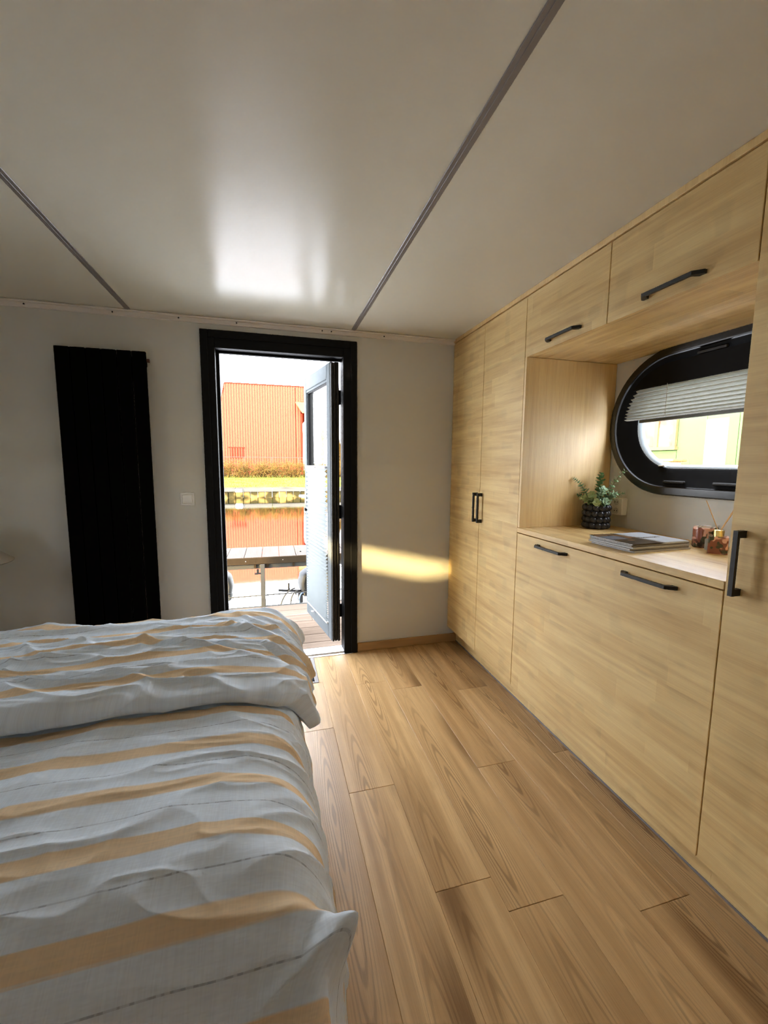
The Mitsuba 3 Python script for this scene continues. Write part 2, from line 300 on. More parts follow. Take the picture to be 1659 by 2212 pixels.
# ------------------------------------------------------------------ radiator and switch
ra = thing('radiator', 'tall black flat-panel radiator on the end wall left of the door', 'radiator')
RL, RR, RT, RB = -1.150, -0.690, 2.005, 0.16
pw = (RR-RL)/6
for i in range(6):
    obj('panel', box(RL+i*pw+0.002, RL+(i+1)*pw-0.002, -0.085, -0.067, RB, RT, 0.003), 'm_radiator', ra)
for z in (RT-0.06, RB+0.06):
    obj('header', box(RL+0.004, RR-0.004, -0.066, -0.040, z-0.024, z+0.024, 0.006), 'm_radiator', ra)
for x in (RL+0.09, RR-0.09):
    obj('bracket', box(x-0.012, x+0.012, -0.041, -0.0005, RT-0.16, RT-0.03, 0.002), 'm_radiator', ra)
    obj('bracket', box(x-0.012, x+0.012, -0.041, -0.0005, RB+0.03, RB+0.16, 0.002), 'm_radiator', ra)
obj('vent_plug', trimesh.creation.cylinder(0.011, 0.014, sections=14, transform=frame_m([RR+0.003, -0.053, RT-0.045], [0, 1, 0], [0, 0, 1], [1, 0, 0])), plastic('m_copper', srgb(96, 62, 48), 0.3), ra, label='small brown vent plug')
for x in (RL+0.06, RR-0.06):
    obj('pipe', tube([(x, -0.053, RB+0.05), (x, -0.053, RB-0.05), (x, -0.053, 0.002)], 0.010, 10), 'm_radiator', ra, smooth=40)
sw = thing('light_switch', 'white rocker light switch on the wall between radiator and door', 'light switch')
obj('plate', box(-0.561, -0.476, -0.010, -0.0003, 1.098, 1.179, 0.003), 'm_white', sw)
obj('inner_frame', box(-0.550, -0.487, -0.0125, -0.0098, 1.108, 1.169, 0.0015), 'm_white', sw)
obj('rocker', box(-0.547, -0.490, -0.0165, -0.0124, 1.111, 1.166, 0.002), 'm_white', sw)

# ------------------------------------------------------------------ fitted wardrobes
Y1, Y2, Y3, Y4 = -0.457, -0.891, -1.436, -1.963
ZB, ZC, ZD, ZT, ZU = 0.125, 1.004, 1.030, 1.918, 2.222
G = 0.0016
def front(y0, y1, z0, z1): return box(W, W+0.018, y0+G, y1-G, z0+G, z1-G, 0.0012)
def bar_handle(c, axis, L):
    """a square bar handle with splayed ends; c = centre on the front plane"""
    e = np.array([0, 1.0, 0]) if axis == 'y' else np.array([0, 0, 1.0])
    prof = [(-L/2, 0), (-L/2, 0.010), (-L/2+0.022, 0.034), (L/2-0.022, 0.034), (L/2, 0.010), (L/2, 0), (L/2-0.022, 0), (L/2-0.030, 0.023), (-L/2+0.030, 0.023), (-L/2+0.022, 0)] if axis == 'y' else \
           [(-L/2, 0), (-L/2, 0.034), (L/2, 0.034), (L/2, 0), (L/2-0.020, 0), (L/2-0.020, 0.024), (-L/2+0.020, 0.024), (-L/2+0.020, 0)]
    ez = np.cross(e, [-1.0, 0, 0])
    return extrude(sg.Polygon(prof), 0.012, frame_m(np.array([W, c[0], c[1]])-ez*0.006, e, [-1, 0, 0], ez))
wa = thing('wardrobe', 'tall light-oak double-door wardrobe in the corner next to the end wall', 'wardrobe')
obj('carcass', box(W+0.0195, WR-0.002, Y2+0.018, -0.002, ZB, ZU, 0), 'm_gap', wa)
obj('side_panel', box(W+0.0005, WR-0.002, Y2-0.0175, Y2+0.0005, ZD+0.0005, ZT+0.002, 0.001), 'm_side', wa, label='vertically grained side panel facing the niche')
obj('plinth', box(WP, WP+0.016, Y2, -0.0005, 0.0, ZB), 'm_front', wa)
obj('plinth_seal', box(WP-0.003, WP-0.0002, Y2, -0.016, 0.0, 0.008), 'm_strip', wa)
a = obj('door', front(Y1, -0.006, ZB, ZU), 'm_front', wa); obj('handle', bar_handle((Y1+0.028, 1.094), 'z', 0.188), 'm_matt_black', a, label='black bar handle')
a = obj('door', front(Y2, Y1, ZB, ZU), 'm_front', wa); obj('handle', bar_handle((Y1-0.028, 1.094), 'z', 0.188), 'm_matt_black', a, label='black bar handle')
lo = thing('base_cabinet', 'low light-oak cabinet front with two black handles under the worktop', 'cabinet')
obj('carcass', box(W+0.0195, WR-0.002, Y4+0.002, Y2-0.002, ZB, ZC-0.002), 'm_gap', lo)
obj('plinth', box(WP, WP+0.016, Y4, Y2-0.0005, 0.0, ZB), 'm_front', lo)
obj('plinth_seal', box(WP-0.003, WP-0.0002, Y4, Y2-0.0005, 0.0, 0.008), 'm_strip', lo)
a = obj('front', front(Y4, Y2, ZB, ZC-0.003), 'm_front', lo)
for yy in (-1.182, -1.711): obj('handle', bar_handle((yy, 0.966), 'y', 0.222), 'm_matt_black', a, label='black bar handle')
obj('worktop', box(W-0.002, WR-0.002, Y4-0.0005, Y2-0.0005, ZC, ZD, 0.0015), 'm_top', label='light-oak worktop in the wardrobe niche under the porthole', cat='worktop')
for (y0, y1, hy_, lab) in ((Y3, Y2, -1.186, 'overhead oak cupboard above the potted plant, next to the corner wardrobe'), (Y4, Y3, -1.711, 'overhead oak cupboard above the porthole, the one nearer the photographer')):
    u = thing('wall_cupboard', lab, 'cupboard')
    obj('carcass', box(W+0.0195, WR-0.002, y0+0.001, y1-0.001, ZT+0.010, ZU), 'm_gap', u)
    obj('bottom_panel', box(W+0.0195, WR-0.002, y0+0.0005, y1-0.0005, ZT+0.004, ZT+0.0096), 'm_top', u)
    a = obj('door', front(y0, y1, ZT, ZU), 'm_front', u)
    obj('handle', bar_handle((hy_, 1.952), 'y', 0.222), 'm_matt_black', a, label='black bar handle')
wb = thing('wardrobe', 'tall light-oak wardrobe cut off by the right edge of the photo', 'wardrobe')
Y5 = Y4-0.47; Y6 = Y5-0.47
obj('carcass', box(W+0.0195, WR-0.002, Y6, Y4-0.018, ZB, ZU), 'm_gap', wb)
obj('side_panel', box(W+0.0195, WR-0.002, Y4-0.0175, Y4-0.0006, ZB, ZU, 0.001), 'm_side', wb)
obj('plinth', box(WP, WP+0.016, Y6, Y4-0.0005, 0.0, ZB), 'm_front', wb)
obj('plinth_seal', box(WP-0.003, WP-0.0002, Y6, Y4-0.0005, 0.0, 0.008), 'm_strip', wb)
a = obj('door', front(Y5, Y4, ZB, ZU), 'm_front', wb); obj('handle', bar_handle((Y4-0.038, 1.094), 'z', 0.188), 'm_matt_black', a, label='black bar handle')
a = obj('door', front(Y6, Y5, ZB, ZU), 'm_front', wb); obj('handle', bar_handle((Y6+0.04, 1.094), 'z', 0.188), 'm_matt_black', a, label='black bar handle')
obj('top_rail', box(W-0.004, WR-0.002, Y6, -0.002, ZU+0.003, H-0.001, 0.001), 'm_side', label='thin oak rail closing the gap between wardrobes and ceiling', cat='trim strip')

# ------------------------------------------------------------------ portholes with blinds
def porthole(key, x0, yc, zc, s, bz0, bz1, lab_b, cat_group=None, pane_x=0.055):
    """s = +1: right wall (room on the -x side). Returns the window key."""
    X = lambda d: x0 + s*d
    w = st(key, None, None, shape=mikit.ply(loft([(0.0, X(0.0)), (0.0, X(-0.022)), (0.006, X(-0.030)), (0.034, X(-0.033)), (0.040, X(-0.030)), (0.043, X(-0.022))], yc, zc, PH, PR, n=40), 'm_gloss_black', smooth=35), label=('black oval porthole in the niche wall' if s > 0 else 'black oval porthole in the wall at the head of the bed'))
    obj('inner_frame', loft([(0.043, X(-0.022)), (0.047, X(-0.018)), (0.090, X(0.008)), (0.122, X(0.026)), (0.128, X(0.032))], yc, zc, PH, PR, n=40), 'm_black', w, smooth=35)
    obj('gasket', loft([(0.126, X(0.031)), (0.134, X(0.036)), (0.142, X(0.046)), (0.146, X(0.060)), (0.05, X(0.068)), (0.046, X(0.1))], yc, zc, PH, PR, n=40), plastic('m_gasket', srgb(188, 200, 208), 0.15) if 'm_gasket' not in scene else 'm_gasket', w, smooth=35)
    poly = sg.Polygon(stadium(yc, zc, PH, PR, 0.139, 30))
    v2, f2 = trimesh.creation.triangulate_polygon(poly, engine='earcut')
    obj('pane', trimesh.Trimesh(np.c_[np.full(len(v2), X(pane_x)), v2], f2, process=False), 'm_glass', w, label='clear glass pane')
    for dy in (-0.12, 0.115):
        zz = zc-PR+0.064
        obj('latch', cat_([box(min(X(-0.024), X(-0.010)), max(X(-0.024), X(-0.010)), yc+dy-0.055, yc+dy+0.055, zz-0.007, zz+0.007, 0.004)]), 'm_matt_black', w)
    zz = zc+PR-0.064
    obj('latch', box(min(X(-0.024), X(-0.010)), max(X(-0.024), X(-0.010)), yc-0.075, yc+0.055, zz-0.009, zz+0.009, 0.004), 'm_matt_black', w)
    obj('clip', cat_([box(min(X(0.02), X(0.034)), max(X(0.02), X(0.034)), yc+PH+0.04, yc+PH+0.075, zc-PR+0.136, zc-PR+0.146, 0.003)]), 'm_alu', w)
    # blind: pleats follow the curve of the frame
    b = thing('porthole_blind', lab_b, 'blind')
    n = 9; zs = bz0+(bz1-bz0)*np.linspace(0, 1, 2*n+1)**1.15; rr = PR-0.100
    P = []
    for i, z in enumerate(zs):
        dz = min(abs(z-zc), rr-0.02); half = PH + math.sqrt(rr*rr-dz*dz)
        P.append([[X(-0.014-(0.022 if i % 2 else 0.0)), yc+k*half, z] for k in (-1, -0.5, 0, 0.5, 1)])
    obj('pleats', grid(np.array(P)), 'm_blind_grey' if s > 0 else 'm_blackout', b)
    for k in (-0.62, 0.62):
        obj('cord', tube([(X(-0.033), yc+k*(PH+0.12), bz0), (X(-0.033), yc+k*(PH+0.12), bz1)], 0.0012, 6), 'm_white', b)
    obj('bottom_rail', box(min(X(-0.020), X(-0.002)), max(X(-0.020), X(-0.002)), yc-PH-0.20, yc+PH+0.17, bz0-0.016, bz0, 0.003), plastic('m_rail', srgb(92, 94, 90), 0.3) if 'm_rail' not in scene else 'm_rail', b)
    # cassette hiding the blind's top
    P2 = sg.Polygon(stadium(yc, zc, PH, PR, 0.075, 30)).intersection(sg.box(yc-2, bz1-0.004, yc+2, zc+2))
    obj('cassette', extrude(P2, 0.020, frame_m([X(-0.030) if s > 0 else X(-0.010)-0.020, 0, 0], [0, 1, 0], [0, 0, 1], [1, 0, 0])), 'm_black', b)
    return w
porthole('window_2', WR, PY, PZ, 1, 1.602, 1.757, 'white pleated blind half lowered in the black porthole')
porthole('window_3', WL_, LY, LZ, -1, LZ-PR+0.14+0.15, LZ+0.185, 'white pleated blind in the porthole at the head of the bed')
porthole('window_4', WL_, -3.35, LZ, -1, LZ-PR+0.145, LZ+0.185, 'white pleated blind fully lowered in the porthole behind the photographer')
# socket on the niche wall
so = thing('wall_socket', 'white double socket on the niche wall behind the plant', 'socket')
obj('housing', box(WR-0.038, WR-0.0005, -1.046, -0.966, 1.10, 1.193, 0.005), 'm_white', so)
for z in (1.123, 1.170):
    obj('outlet', trimesh.creation.cylinder(0.017, 0.003, sections=20, transform=frame_m([WR-0.0385, -1.006, z], [0, 1, 0], [0, 0, 1], [1, 0, 0])), 'm_wall_plain', so)
    for q in (-0.008, 0.008):
        obj('pin_hole', trimesh.creation.cylinder(0.0028, 0.003, sections=10, transform=frame_m([WR-0.0398, -1.006+q, z], [0, 1, 0], [0, 0, 1], [1, 0, 0])), 'm_matt_black', so)

# ------------------------------------------------------------------ bed
def arc(pts, n):
    """points along a polyline smoothed by Chaikin, resampled evenly: (n, 2) and the arc length"""
    p = np.array(pts, float)
    for _ in range(4):
        q = np.empty((2*len(p), 2)); q[0::2], q[1::2] = p, p
        a, b = 0.75*p[:-1]+0.25*p[1:], 0.25*p[:-1]+0.75*p[1:]
        p = np.vstack([p[:1], np.stack([a, b], 1).reshape(-1, 2), p[-1:]])
    L = np.r_[0, np.cumsum(np.linalg.norm(np.diff(p, axis=0), axis=1))]
    s = np.linspace(0, L[-1], n)
    return np.c_[np.interp(s, L, p[:, 0]), np.interp(s, L, p[:, 1])], s
def smax(a, b, k): return 0.5*(a+b+np.sqrt((a-b)**2+k*k))-0.5*k
def ridge(n, sharp): return (1-np.abs(2*n-1))**sharp
def g2(X, Y, x, y, sx, sy, rot=0.0):
    c, s = math.cos(rot), math.sin(rot); u = (X-x)*c+(Y-y)*s; v = -(X-x)*s+(Y-y)*c
    return np.exp(-(u/sx)**2-(v/sy)**2)
def thicken(P, N, th, name=None):
    """a closed sheet: outer grid P, inner grid P - N*th, stitched round the rim"""
    n, m = P.shape[:2]; A = grid(P); B = grid(P-N*th)
    idx = np.arange(n*m).reshape(n, m); rim = np.r_[idx[0, :-1], idx[:-1, -1], idx[-1, :0:-1], idx[:0:-1, 0]]
    f = []
    for a, b in zip(rim, np.roll(rim, -1)): f += [[a, a+n*m, b], [b, a+n*m, b+n*m]]
    return trimesh.Trimesh(np.vstack([A.vertices, B.vertices]), np.vstack([A.faces, B.faces[:, ::-1]+n*m, f]), process=False)
def gnorm(P):
    n = np.cross(np.gradient(P, axis=0), np.gradient(P, axis=1)); n /= np.linalg.norm(n, axis=2, keepdims=True)+1e-12
    return np.where(n[..., 2:].mean() < 0, -n, n)

be = thing('bed', 'double bed with its foot end towards the wooden wardrobes, mostly hidden by two duvets', 'bed')
obj('base', box(-2.06, -0.06, -2.16, -0.86, 0.07, 0.30, 0.012), 'm_bedbase', be)
obj('mattress', box(-2.05, -0.08, -2.10, -0.90, 0.305, 0.52, 0.05), 'm_sheet', be)
obj('headboard', box(-2.10, -2.065, -2.40, -0.78, 0.02, 1.0, 0.01), 'm_bedbase', be)
for x in (-1.98, -0.1):
    for y in (-2.3, -0.9): obj('leg', lathe([(0, 0.0), (0.022, 0.0), (0.026, 0.075), (0, 0.075)], 14, (x, y, 0.0)), 'm_matt_black', be)

def duvet_near():
    X, s = arc([(-1.75, 0), (-0.9, 0), (-0.30, 0), (-0.10, -0.012), (0.03, -0.06), (0.095, -0.15), (0.118, -0.28), (0.122, -0.44)], 300)
    Y, t = arc([(-1.38, 0), (-1.9, 0), (-2.03, -0.010), (-2.16, -0.065), (-2.26, -0.16), (-2.35, -0.29), (-2.40, -0.42), (-2.41, -0.48)], 300)
    S, Tt = np.meshgrid(s, t, indexing='ij')
    x = np.broadcast_to(X[:, :1], S.shape).copy(); y = np.broadcast_to(Y[None, :, 0], S.shape).copy()
    z = 0.600 - smax(-X[:, 1:]+0*Tt, -Y[None, :, 1]+0*S, 0.03)
    P = np.stack([x, y, z], -1); N = gnorm(P)
    q = np.stack([S*1.1, Tt*2.0, 0*S], -1)
    wp = np.stack([S*0.9+0.25*meshkit.fbm(q*1.5, 2, 3), Tt*3.1+0.5*meshkit.fbm(q*2.0+4, 2, 5), 0*S], -1)
    hgt = 0.030*(meshkit.fbm(q*1.3+2, 2, 11)-0.5) + 0.010*ridge(meshkit.noise(wp*2.0, 21), 2.4) + 0.009*ridge(meshkit.noise(wp*3.6+7, 33), 3.5) + 0.005*ridge(meshkit.noise(wp*7.0+3, 35), 3.5) + 0.003*(meshkit.fbm(np.stack([S*14, Tt*22, 0*S], -1), 2, 9)-0.5)
    # gathered folds over the foot edge, and the pinched corner
    edge = np.exp(-((x-0.04)/0.09)**2)*(-X[:, 1:] < 0.35)
    hgt += edge*(0.016*ridge(meshkit.noise(np.stack([S*3.0, Tt*17+S*6, 0*S], -1), 41), 1.6) - 0.006)
    hgt += 0.012*np.exp(-((y+2.07)/0.05)**2-((x-0.02)/0.10)**2) - 0.018*np.exp(-((y+2.125)/0.022)**2-((x-0.09)/0.06)**2)
    P = P + N*hgt[..., None]
    ear = np.exp(-((y+2.185)/0.030)**2)*np.clip((x-0.045)/0.06, 0, 1)*np.exp(-((z-0.475)/0.08)**2)
    P[..., 0] += 0.056*ear; P[..., 2] += 0.105*ear; P[..., 1] += 0.004*ear
    low = np.clip((0.42-P[..., 2])/0.2, 0, 1)
    P[..., 0] -= 0.006*low*np.sin(P[..., 1]*16)
    taper = np.clip((P[..., 0]+0.15)/0.2, 0, 1)
    P[..., 0] -= taper*(0.020*np.clip((P[..., 1]+2.10)/0.35, 0, 1) + 0.044*np.clip((-2.13-P[..., 1])/0.10, 0, 1)*np.clip((0.56-P[..., 2])/0.12, 0, 1)+0.008)
    # thickness tucked under at the far edge
    v = -Y[0, 0] + t + (0.5*PER - 1.557)
    uv = np.stack([S/4.0, np.broadcast_to(v[None], S.shape)/4.0], -1)
    return P, uv
P, uv = duvet_near()
M = thicken(P, gnorm(P), 0.03)
obj('duvet', M, 'm_duvet', smooth=True, uv=np.vstack([uv.reshape(-1, 2)]*2), label='nearer striped blue-grey duvet, hanging over the bed corner closest to the photographer', cat='duvet')

def duvet_far():
    X, s = arc([(-1.75, 0), (-0.9, 0), (-0.32, 0), (-0.12, -0.012), (0.02, -0.055), (0.09, -0.12), (0.116, -0.17), (0.126, -0.215)], 280)
    # profile from under the near hem, round it, over the top and down the far side
    Y, t = arc([(-1.36, -0.068), (-1.46, -0.066), (-1.545, -0.066), (-1.600, -0.058), (-1.612, -0.030), (-1.575, -0.006), (-1.50, 0.004), (-1.3, 0.006), (-1.0, 0.004), (-0.90, -0.004), (-0.83, -0.05), (-0.795, -0.14), (-0.785, -0.30)], 340)
    S, Tt = np.meshgrid(s, t, indexing='ij')
    far = np.where(Y[None, :, 0] > -0.95, -Y[None, :, 1], 0.0)
    near = np.where(Y[None, :, 0] > -0.95, 0.0, Y[None, :, 1])
    x = np.broadcast_to(X[:, :1], S.shape).copy(); y = np.broadcast_to(Y[None, :, 0], S.shape).copy()
    drop = -X[:, 1:]+0*Tt
    z = 0.678 + near - smax(drop, far+0*S, 0.02)
    # the hem pulls in where it hangs over the foot
    hang = np.clip((drop-0.05)/0.25, 0, 1)
    nearw = np.clip((-1.2-y)/0.35, 0, 1)
    y += 0.12*hang*nearw + nearw*(0.045+0.040*np.clip((x+0.7)/0.7, 0, 1))
    # over the foot edge the underside turns inward instead of downward
    und = np.clip(-near/0.07, 0, 1)*(drop > 0.0)
    x = x - 0.055*np.clip(drop/0.15, 0, 1)*np.clip(-near/0.068, 0, 1); z = z + 0.04*np.clip(drop/0.2, 0, 1)*np.clip(-near/0.068, 0, 1)
    P = np.stack([x, y, z], -1); N = gnorm(P)
    N = np.cross(np.gradient(P, axis=0), np.gradient(P, axis=1)); N /= np.linalg.norm(N, axis=2, keepdims=True)+1e-12
    if N[100, 200, 2] < 0: N = -N
    q = np.stack([S*1.3, Tt*2.2, 0*S], -1)
    wp = np.stack([S*1.1+Tt*0.7+0.3*meshkit.fbm(q*1.5, 2, 63), Tt*3.4+0.6*meshkit.fbm(q*2.0+4, 2, 65), 0*S], -1)
    hgt = 0.018*(meshkit.fbm(q*1.4+2, 2, 71)-0.5) + 0.020*ridge(meshkit.noise(wp*1.9, 81), 3.0) + 0.016*ridge(meshkit.noise(wp*3.4+7, 83), 5.0) + 0.007*ridge(meshkit.noise(wp*7.0+3, 85), 4.0) + 0.003*(meshkit.fbm(np.stack([S*14, Tt*22, 0*S], -1), 2, 9)-0.5)
    # long pulled creases running to the lower corner
    for (cx, cy, L, w, r, h) in ((-0.35, -1.24, 0.22, 0.012, -0.42, 0.014), (-0.22, -1.27, 0.20, 0.010, -0.36, -0.012), (-0.55, -1.20, 0.16, 0.012, 0.25, 0.010), (-0.10, -1.12, 0.22, 0.014, -0.62, 0.013),
                                 (-0.02, -1.05, 0.20, 0.013, -0.8, 0.012), (0.0, -1.30, 0.16, 0.012, -0.6, -0.010), (-0.45, -1.40, 0.25, 0.014, -0.15, 0.008), (-0.7, -1.1, 0.2, 0.014, 0.12, 0.009)):
        hgt += 1.5*h*g2(x, y, cx, cy, L, w, r)
    fan = np.clip((x+0.06)/0.12, 0, 1)
    hgt += fan*0.014*(ridge(meshkit.noise(np.stack([S*1.5, Tt*13+S*2.5, 0*S], -1), 91), 1.8)-0.3)
    top = np.clip((near+0.066)/0.05, 0, 1)
    P = P + N*(hgt*(0.35+0.65*top))[..., None]
    tip = np.exp(-((S-s[-1])/0.07)**2)*np.exp(-((y+1.44)/0.07)**2)
    P[..., 0] += 0.028*tip - 0.006*np.clip((x+0.06)/0.1, 0, 1); P[..., 2] -= 0.012*tip; P[..., 1] -= 0.030*tip
    i0 = int(np.argmin(np.abs(Y[:, 0]+1.499)+10*(Y[:, 1] < -0.02)))
    v = np.minimum((t[i0]-t) + 0.5*PER, 0.93*PER)
    uv = np.stack([S/4.0, np.broadcast_to(v[None]+4*PER, S.shape)/4.0], -1)
    return P, N, uv
P, N, uv = duvet_far()
M = grid(P)
M2 = thicken(P, N, 0.012)
obj('duvet', M2, 'm_duvet', smooth=True, uv=np.vstack([uv.reshape(-1, 2)]*2), label='farther striped blue-grey duvet, rumpled and overlapping the nearer one', cat='duvet')
# night stand and lamp beyond the bed
ns = thing('night_stand', 'small oak night stand between bed and end wall, hidden behind the bed', 'night stand')
obj('body', box(-1.78, -1.40, -0.48, -0.08, 0.02, 0.34, 0.006), 'm_side', ns)
obj('drawer', box(-1.76, -1.42, -0.497, -0.4805, 0.15, 0.32, 0.003), 'm_front', ns)
lp = thing('table_lamp', 'pale flared lampshade just entering the left edge of the photo beside the radiator', 'lamp')
obj('base', lathe([(0, 0), (0.07, 0), (0.07, 0.015), (0.018, 0.03), (0.012, 0.10), (0.012, 0.49), (0, 0.49)], 28, (-1.55, -0.28, 0.3405)), 'm_white', lp, smooth=40)
obj('shade', lathe([(0.208, 0.0), (0.17, 0.030), (0.10, 0.10), (0.06, 0.20), (0.056, 0.20), (0.096, 0.10), (0.166, 0.027), (0.205, -0.004)], 40, (-1.55, -0.28, 0.842)), diffuse('m_shade', srgb(186, 178, 166)), lp, smooth=40)

# ------------------------------------------------------------------ niche: plant, magazines, scent jars
PC = np.array([1.690, -1.003, ZD+0.0005])
po = thing('potted_plant', 'eucalyptus plant in a black bubble-textured pot on the worktop', 'potted plant')
obj('pot', lathe([(0, 0), (0.052, 0), (0.056, 0.004), (0.056, 0.128), (0.050, 0.128), (0.050, 0.10), (0, 0.10)], 36, PC), 'm_gloss_black', po, smooth=40)
plastic('m_bubble', srgb(38, 40, 46), 0.08)
bub = mikit.ply(trimesh.creation.icosphere(2, 0.0185), 'm_bubble', smooth=True)
for k in range(4):
    for j in range(12):
        an = 2*math.pi*(j+0.5*(k % 2)*0)/12 + 0.08*k
        obj('bubble', None, None, po, shape={**bub, 'to_world': T().translate([float(PC[0]+0.0545*math.cos(an)), float(PC[1]+0.0545*math.sin(an)), float(PC[2]+0.0185+0.0315*k)])})
lm = trimesh.creation.icosphere(2, 1.0); lv = lm.vertices.copy()
lv = lv*np.array([1.0, 0.86, 0.07]); lv[:, 0] += 0.9; lv[:, 2] += 0.16*(lv[:, 1]**2) - 0.05*lv[:, 0]**2+0.05*lv[:, 0]
lm = trimesh.Trimesh(lv, lm.faces, process=False)
mat('m_leaf', {'type': 'principled', 'base_color': rgb(srgb(142, 172, 138)), 'roughness': 0.45, 'specular': 0.5})
mat('m_leaf_dark', {'type': 'principled', 'base_color': rgb(srgb(108, 140, 96)), 'roughness': 0.45, 'specular': 0.5})
mat('m_leaf_pale', {'type': 'principled', 'base_color': rgb(srgb(160, 178, 126)), 'roughness': 0.45, 'specular': 0.5})
plastic('m_stem', srgb(104, 110, 74), 0.35)
leafs = {k: mikit.ply(lm, k, smooth=True) for k in ('m_leaf', 'm_leaf_dark', 'm_leaf_pale')}
R_ = np.array([0.73, -0.68, 0]); B_ = np.array([0.68, 0.73, 0])           # to the right and away, seen from the bed
r2 = np.random.default_rng(5)
def stem(ro, bo, h, n, mk, size=0.0135, droop=0.0):
    h *= 1.12; size *= 1.22; n += 2
    base = PC+np.array([0, 0, 0.105]) + R_*ro*0.18 + B_*bo*0.18
    tip = PC+np.array([0, 0, 0.125+h]) + R_*ro + B_*bo
    mid = base*0.45+tip*0.55 + np.array([0, 0, 0.035+droop]) - (R_*ro+B_*bo)*0.10
    tt = np.linspace(0, 1, 14)[:, None]; c = (1-tt)**2*base + 2*tt*(1-tt)*mid + tt**2*tip
    sk = obj('stem', tube(c, np.linspace(0.0022, 0.0010, 14), 6), 'm_stem', po, smooth=50)
    for i in range(n):
        f = 0.16+0.84*i/(n-1); k = f*13; i0 = min(int(k), 12); p = c[i0]*(1-(k-i0))+c[i0+1]*(k-i0); d = c[i0+1]-c[i0]; d /= np.linalg.norm(d)
        side = np.cross(d, [0.2, 0.1, 1.0]); side /= np.linalg.norm(side); oth = np.cross(d, side)
        a = i*math.pi/2*1.02 + r2.uniform(-0.3, 0.3); sz = size*(1.05-0.62*f**1.6)*r2.uniform(0.85, 1.15)
        for sg_ in (1, -1):
            o = sg_*(math.cos(a)*side+math.sin(a)*oth); e1 = o*0.86 + d*r2.uniform(0.25, 0.6); e1 /= np.linalg.norm(e1)
            e3 = d - e1*np.dot(d, e1); e3 /= np.linalg.norm(e3); e2 = np.cross(e3, e1)
            Mx = frame_m(p, e1*sz, e2*sz, e3*sz)
            obj('leaf', None, None, sk, shape={**leafs[mk], 'to_world': T(Mx.tolist())})
stem(-0.120, 0.00, 0.125, 10, 'm_leaf_dark', 0.0125)
stem(0.012, 0.045, 0.150, 11, 'm_leaf_dark', 0.0165)
stem(0.118, -0.01, 0.165, 10, 'm_leaf', 0.0135)
stem(0.030, -0.055, 0.085, 8, 'm_leaf', 0.0150)
stem(0.088, -0.03, 0.060, 8, 'm_leaf', 0.0150)
stem(-0.035, -0.062, 0.055, 7, 'm_leaf_pale', 0.0150)
stem(-0.075, -0.045, 0.035, 7, 'm_leaf_pale', 0.0140)
stem(0.125, 0.03, 0.060, 8, 'm_leaf', 0.0115)
stem(-0.095, 0.02, 0.045, 7, 'm_leaf_dark', 0.0135)
stem(0.055, -0.075, 0.020, 6, 'm_leaf', 0.0140)
stem(0.000, -0.080, 0.010, 6, 'm_leaf_pale', 0.0135)

def cover_fn(p, n, uv):
    u, v = uv.x, uv.y                                          # u along the long side, v across
    pic = smoothstep(0.62, 0.48, u+0.10*v+0.12*(fbm(u*6, v*6)-0.5))
    figure = smoothstep(0.56, 0.50, fbm(u*4.2+3, v*3.1+1, 2, octaves=3))
    c = mix(mi.Color3f(*srgb(196, 206, 216)), mi.Color3f(*srgb(50, 40, 34)), pic)
    c = mix(c, mi.Color3f(*srgb(128, 92, 66)), pic*figure*0.75)
    c = mix(c, mi.Color3f(*srgb(112, 118, 132)), smoothstep(0.2, 0.1, dr.abs(u-0.16))*smoothstep(0.22, 0.1, dr.abs(v-0.62)))
    d = smoothstep(0.035, 0.02, dr.abs(v-0.52+0.25*(u-0.5)+0.10*(noise(u*7, 1.0)-0.5)))*smoothstep(0.48, 0.55, u)*smoothstep(0.92, 0.84, u)
    return mix(c, mi.Color3f(*srgb(60, 50, 46)), d)
plastic('m_cover', proc(cover_fn), 0.10)
plastic('m_cover_grey', srgb(170, 168, 160), 0.15)
plastic('m_cover_dark', srgb(128, 122, 114), 0.15)
diffuse('m_pages', proc(lambda p, n, uv: mix(mi.Color3f(*srgb(214, 214, 212)), mi.Color3f(*srgb(160, 160, 158)), 0.5*noise(p.x*8, p.y*8, p.z*4000))))
mz = ZD+0.0006
mags = [(0.0065, 0.6, 0.006, -0.004, 'm_cover_grey', 'lowest'), (0.0075, -1.2, 0.0, 0.002, 'm_cover_dark', 'second from the bottom'), (0.0070, 0.9, 0.002, -0.001, 'm_cover_grey', 'third from the bottom'), (0.0065, -0.4, 0.005, 0.004, 'm_cover_dark', 'second from the top')]
mags.append((0.0060, 1.5, -0.002, 0.0, 'm_cover', 'top'))
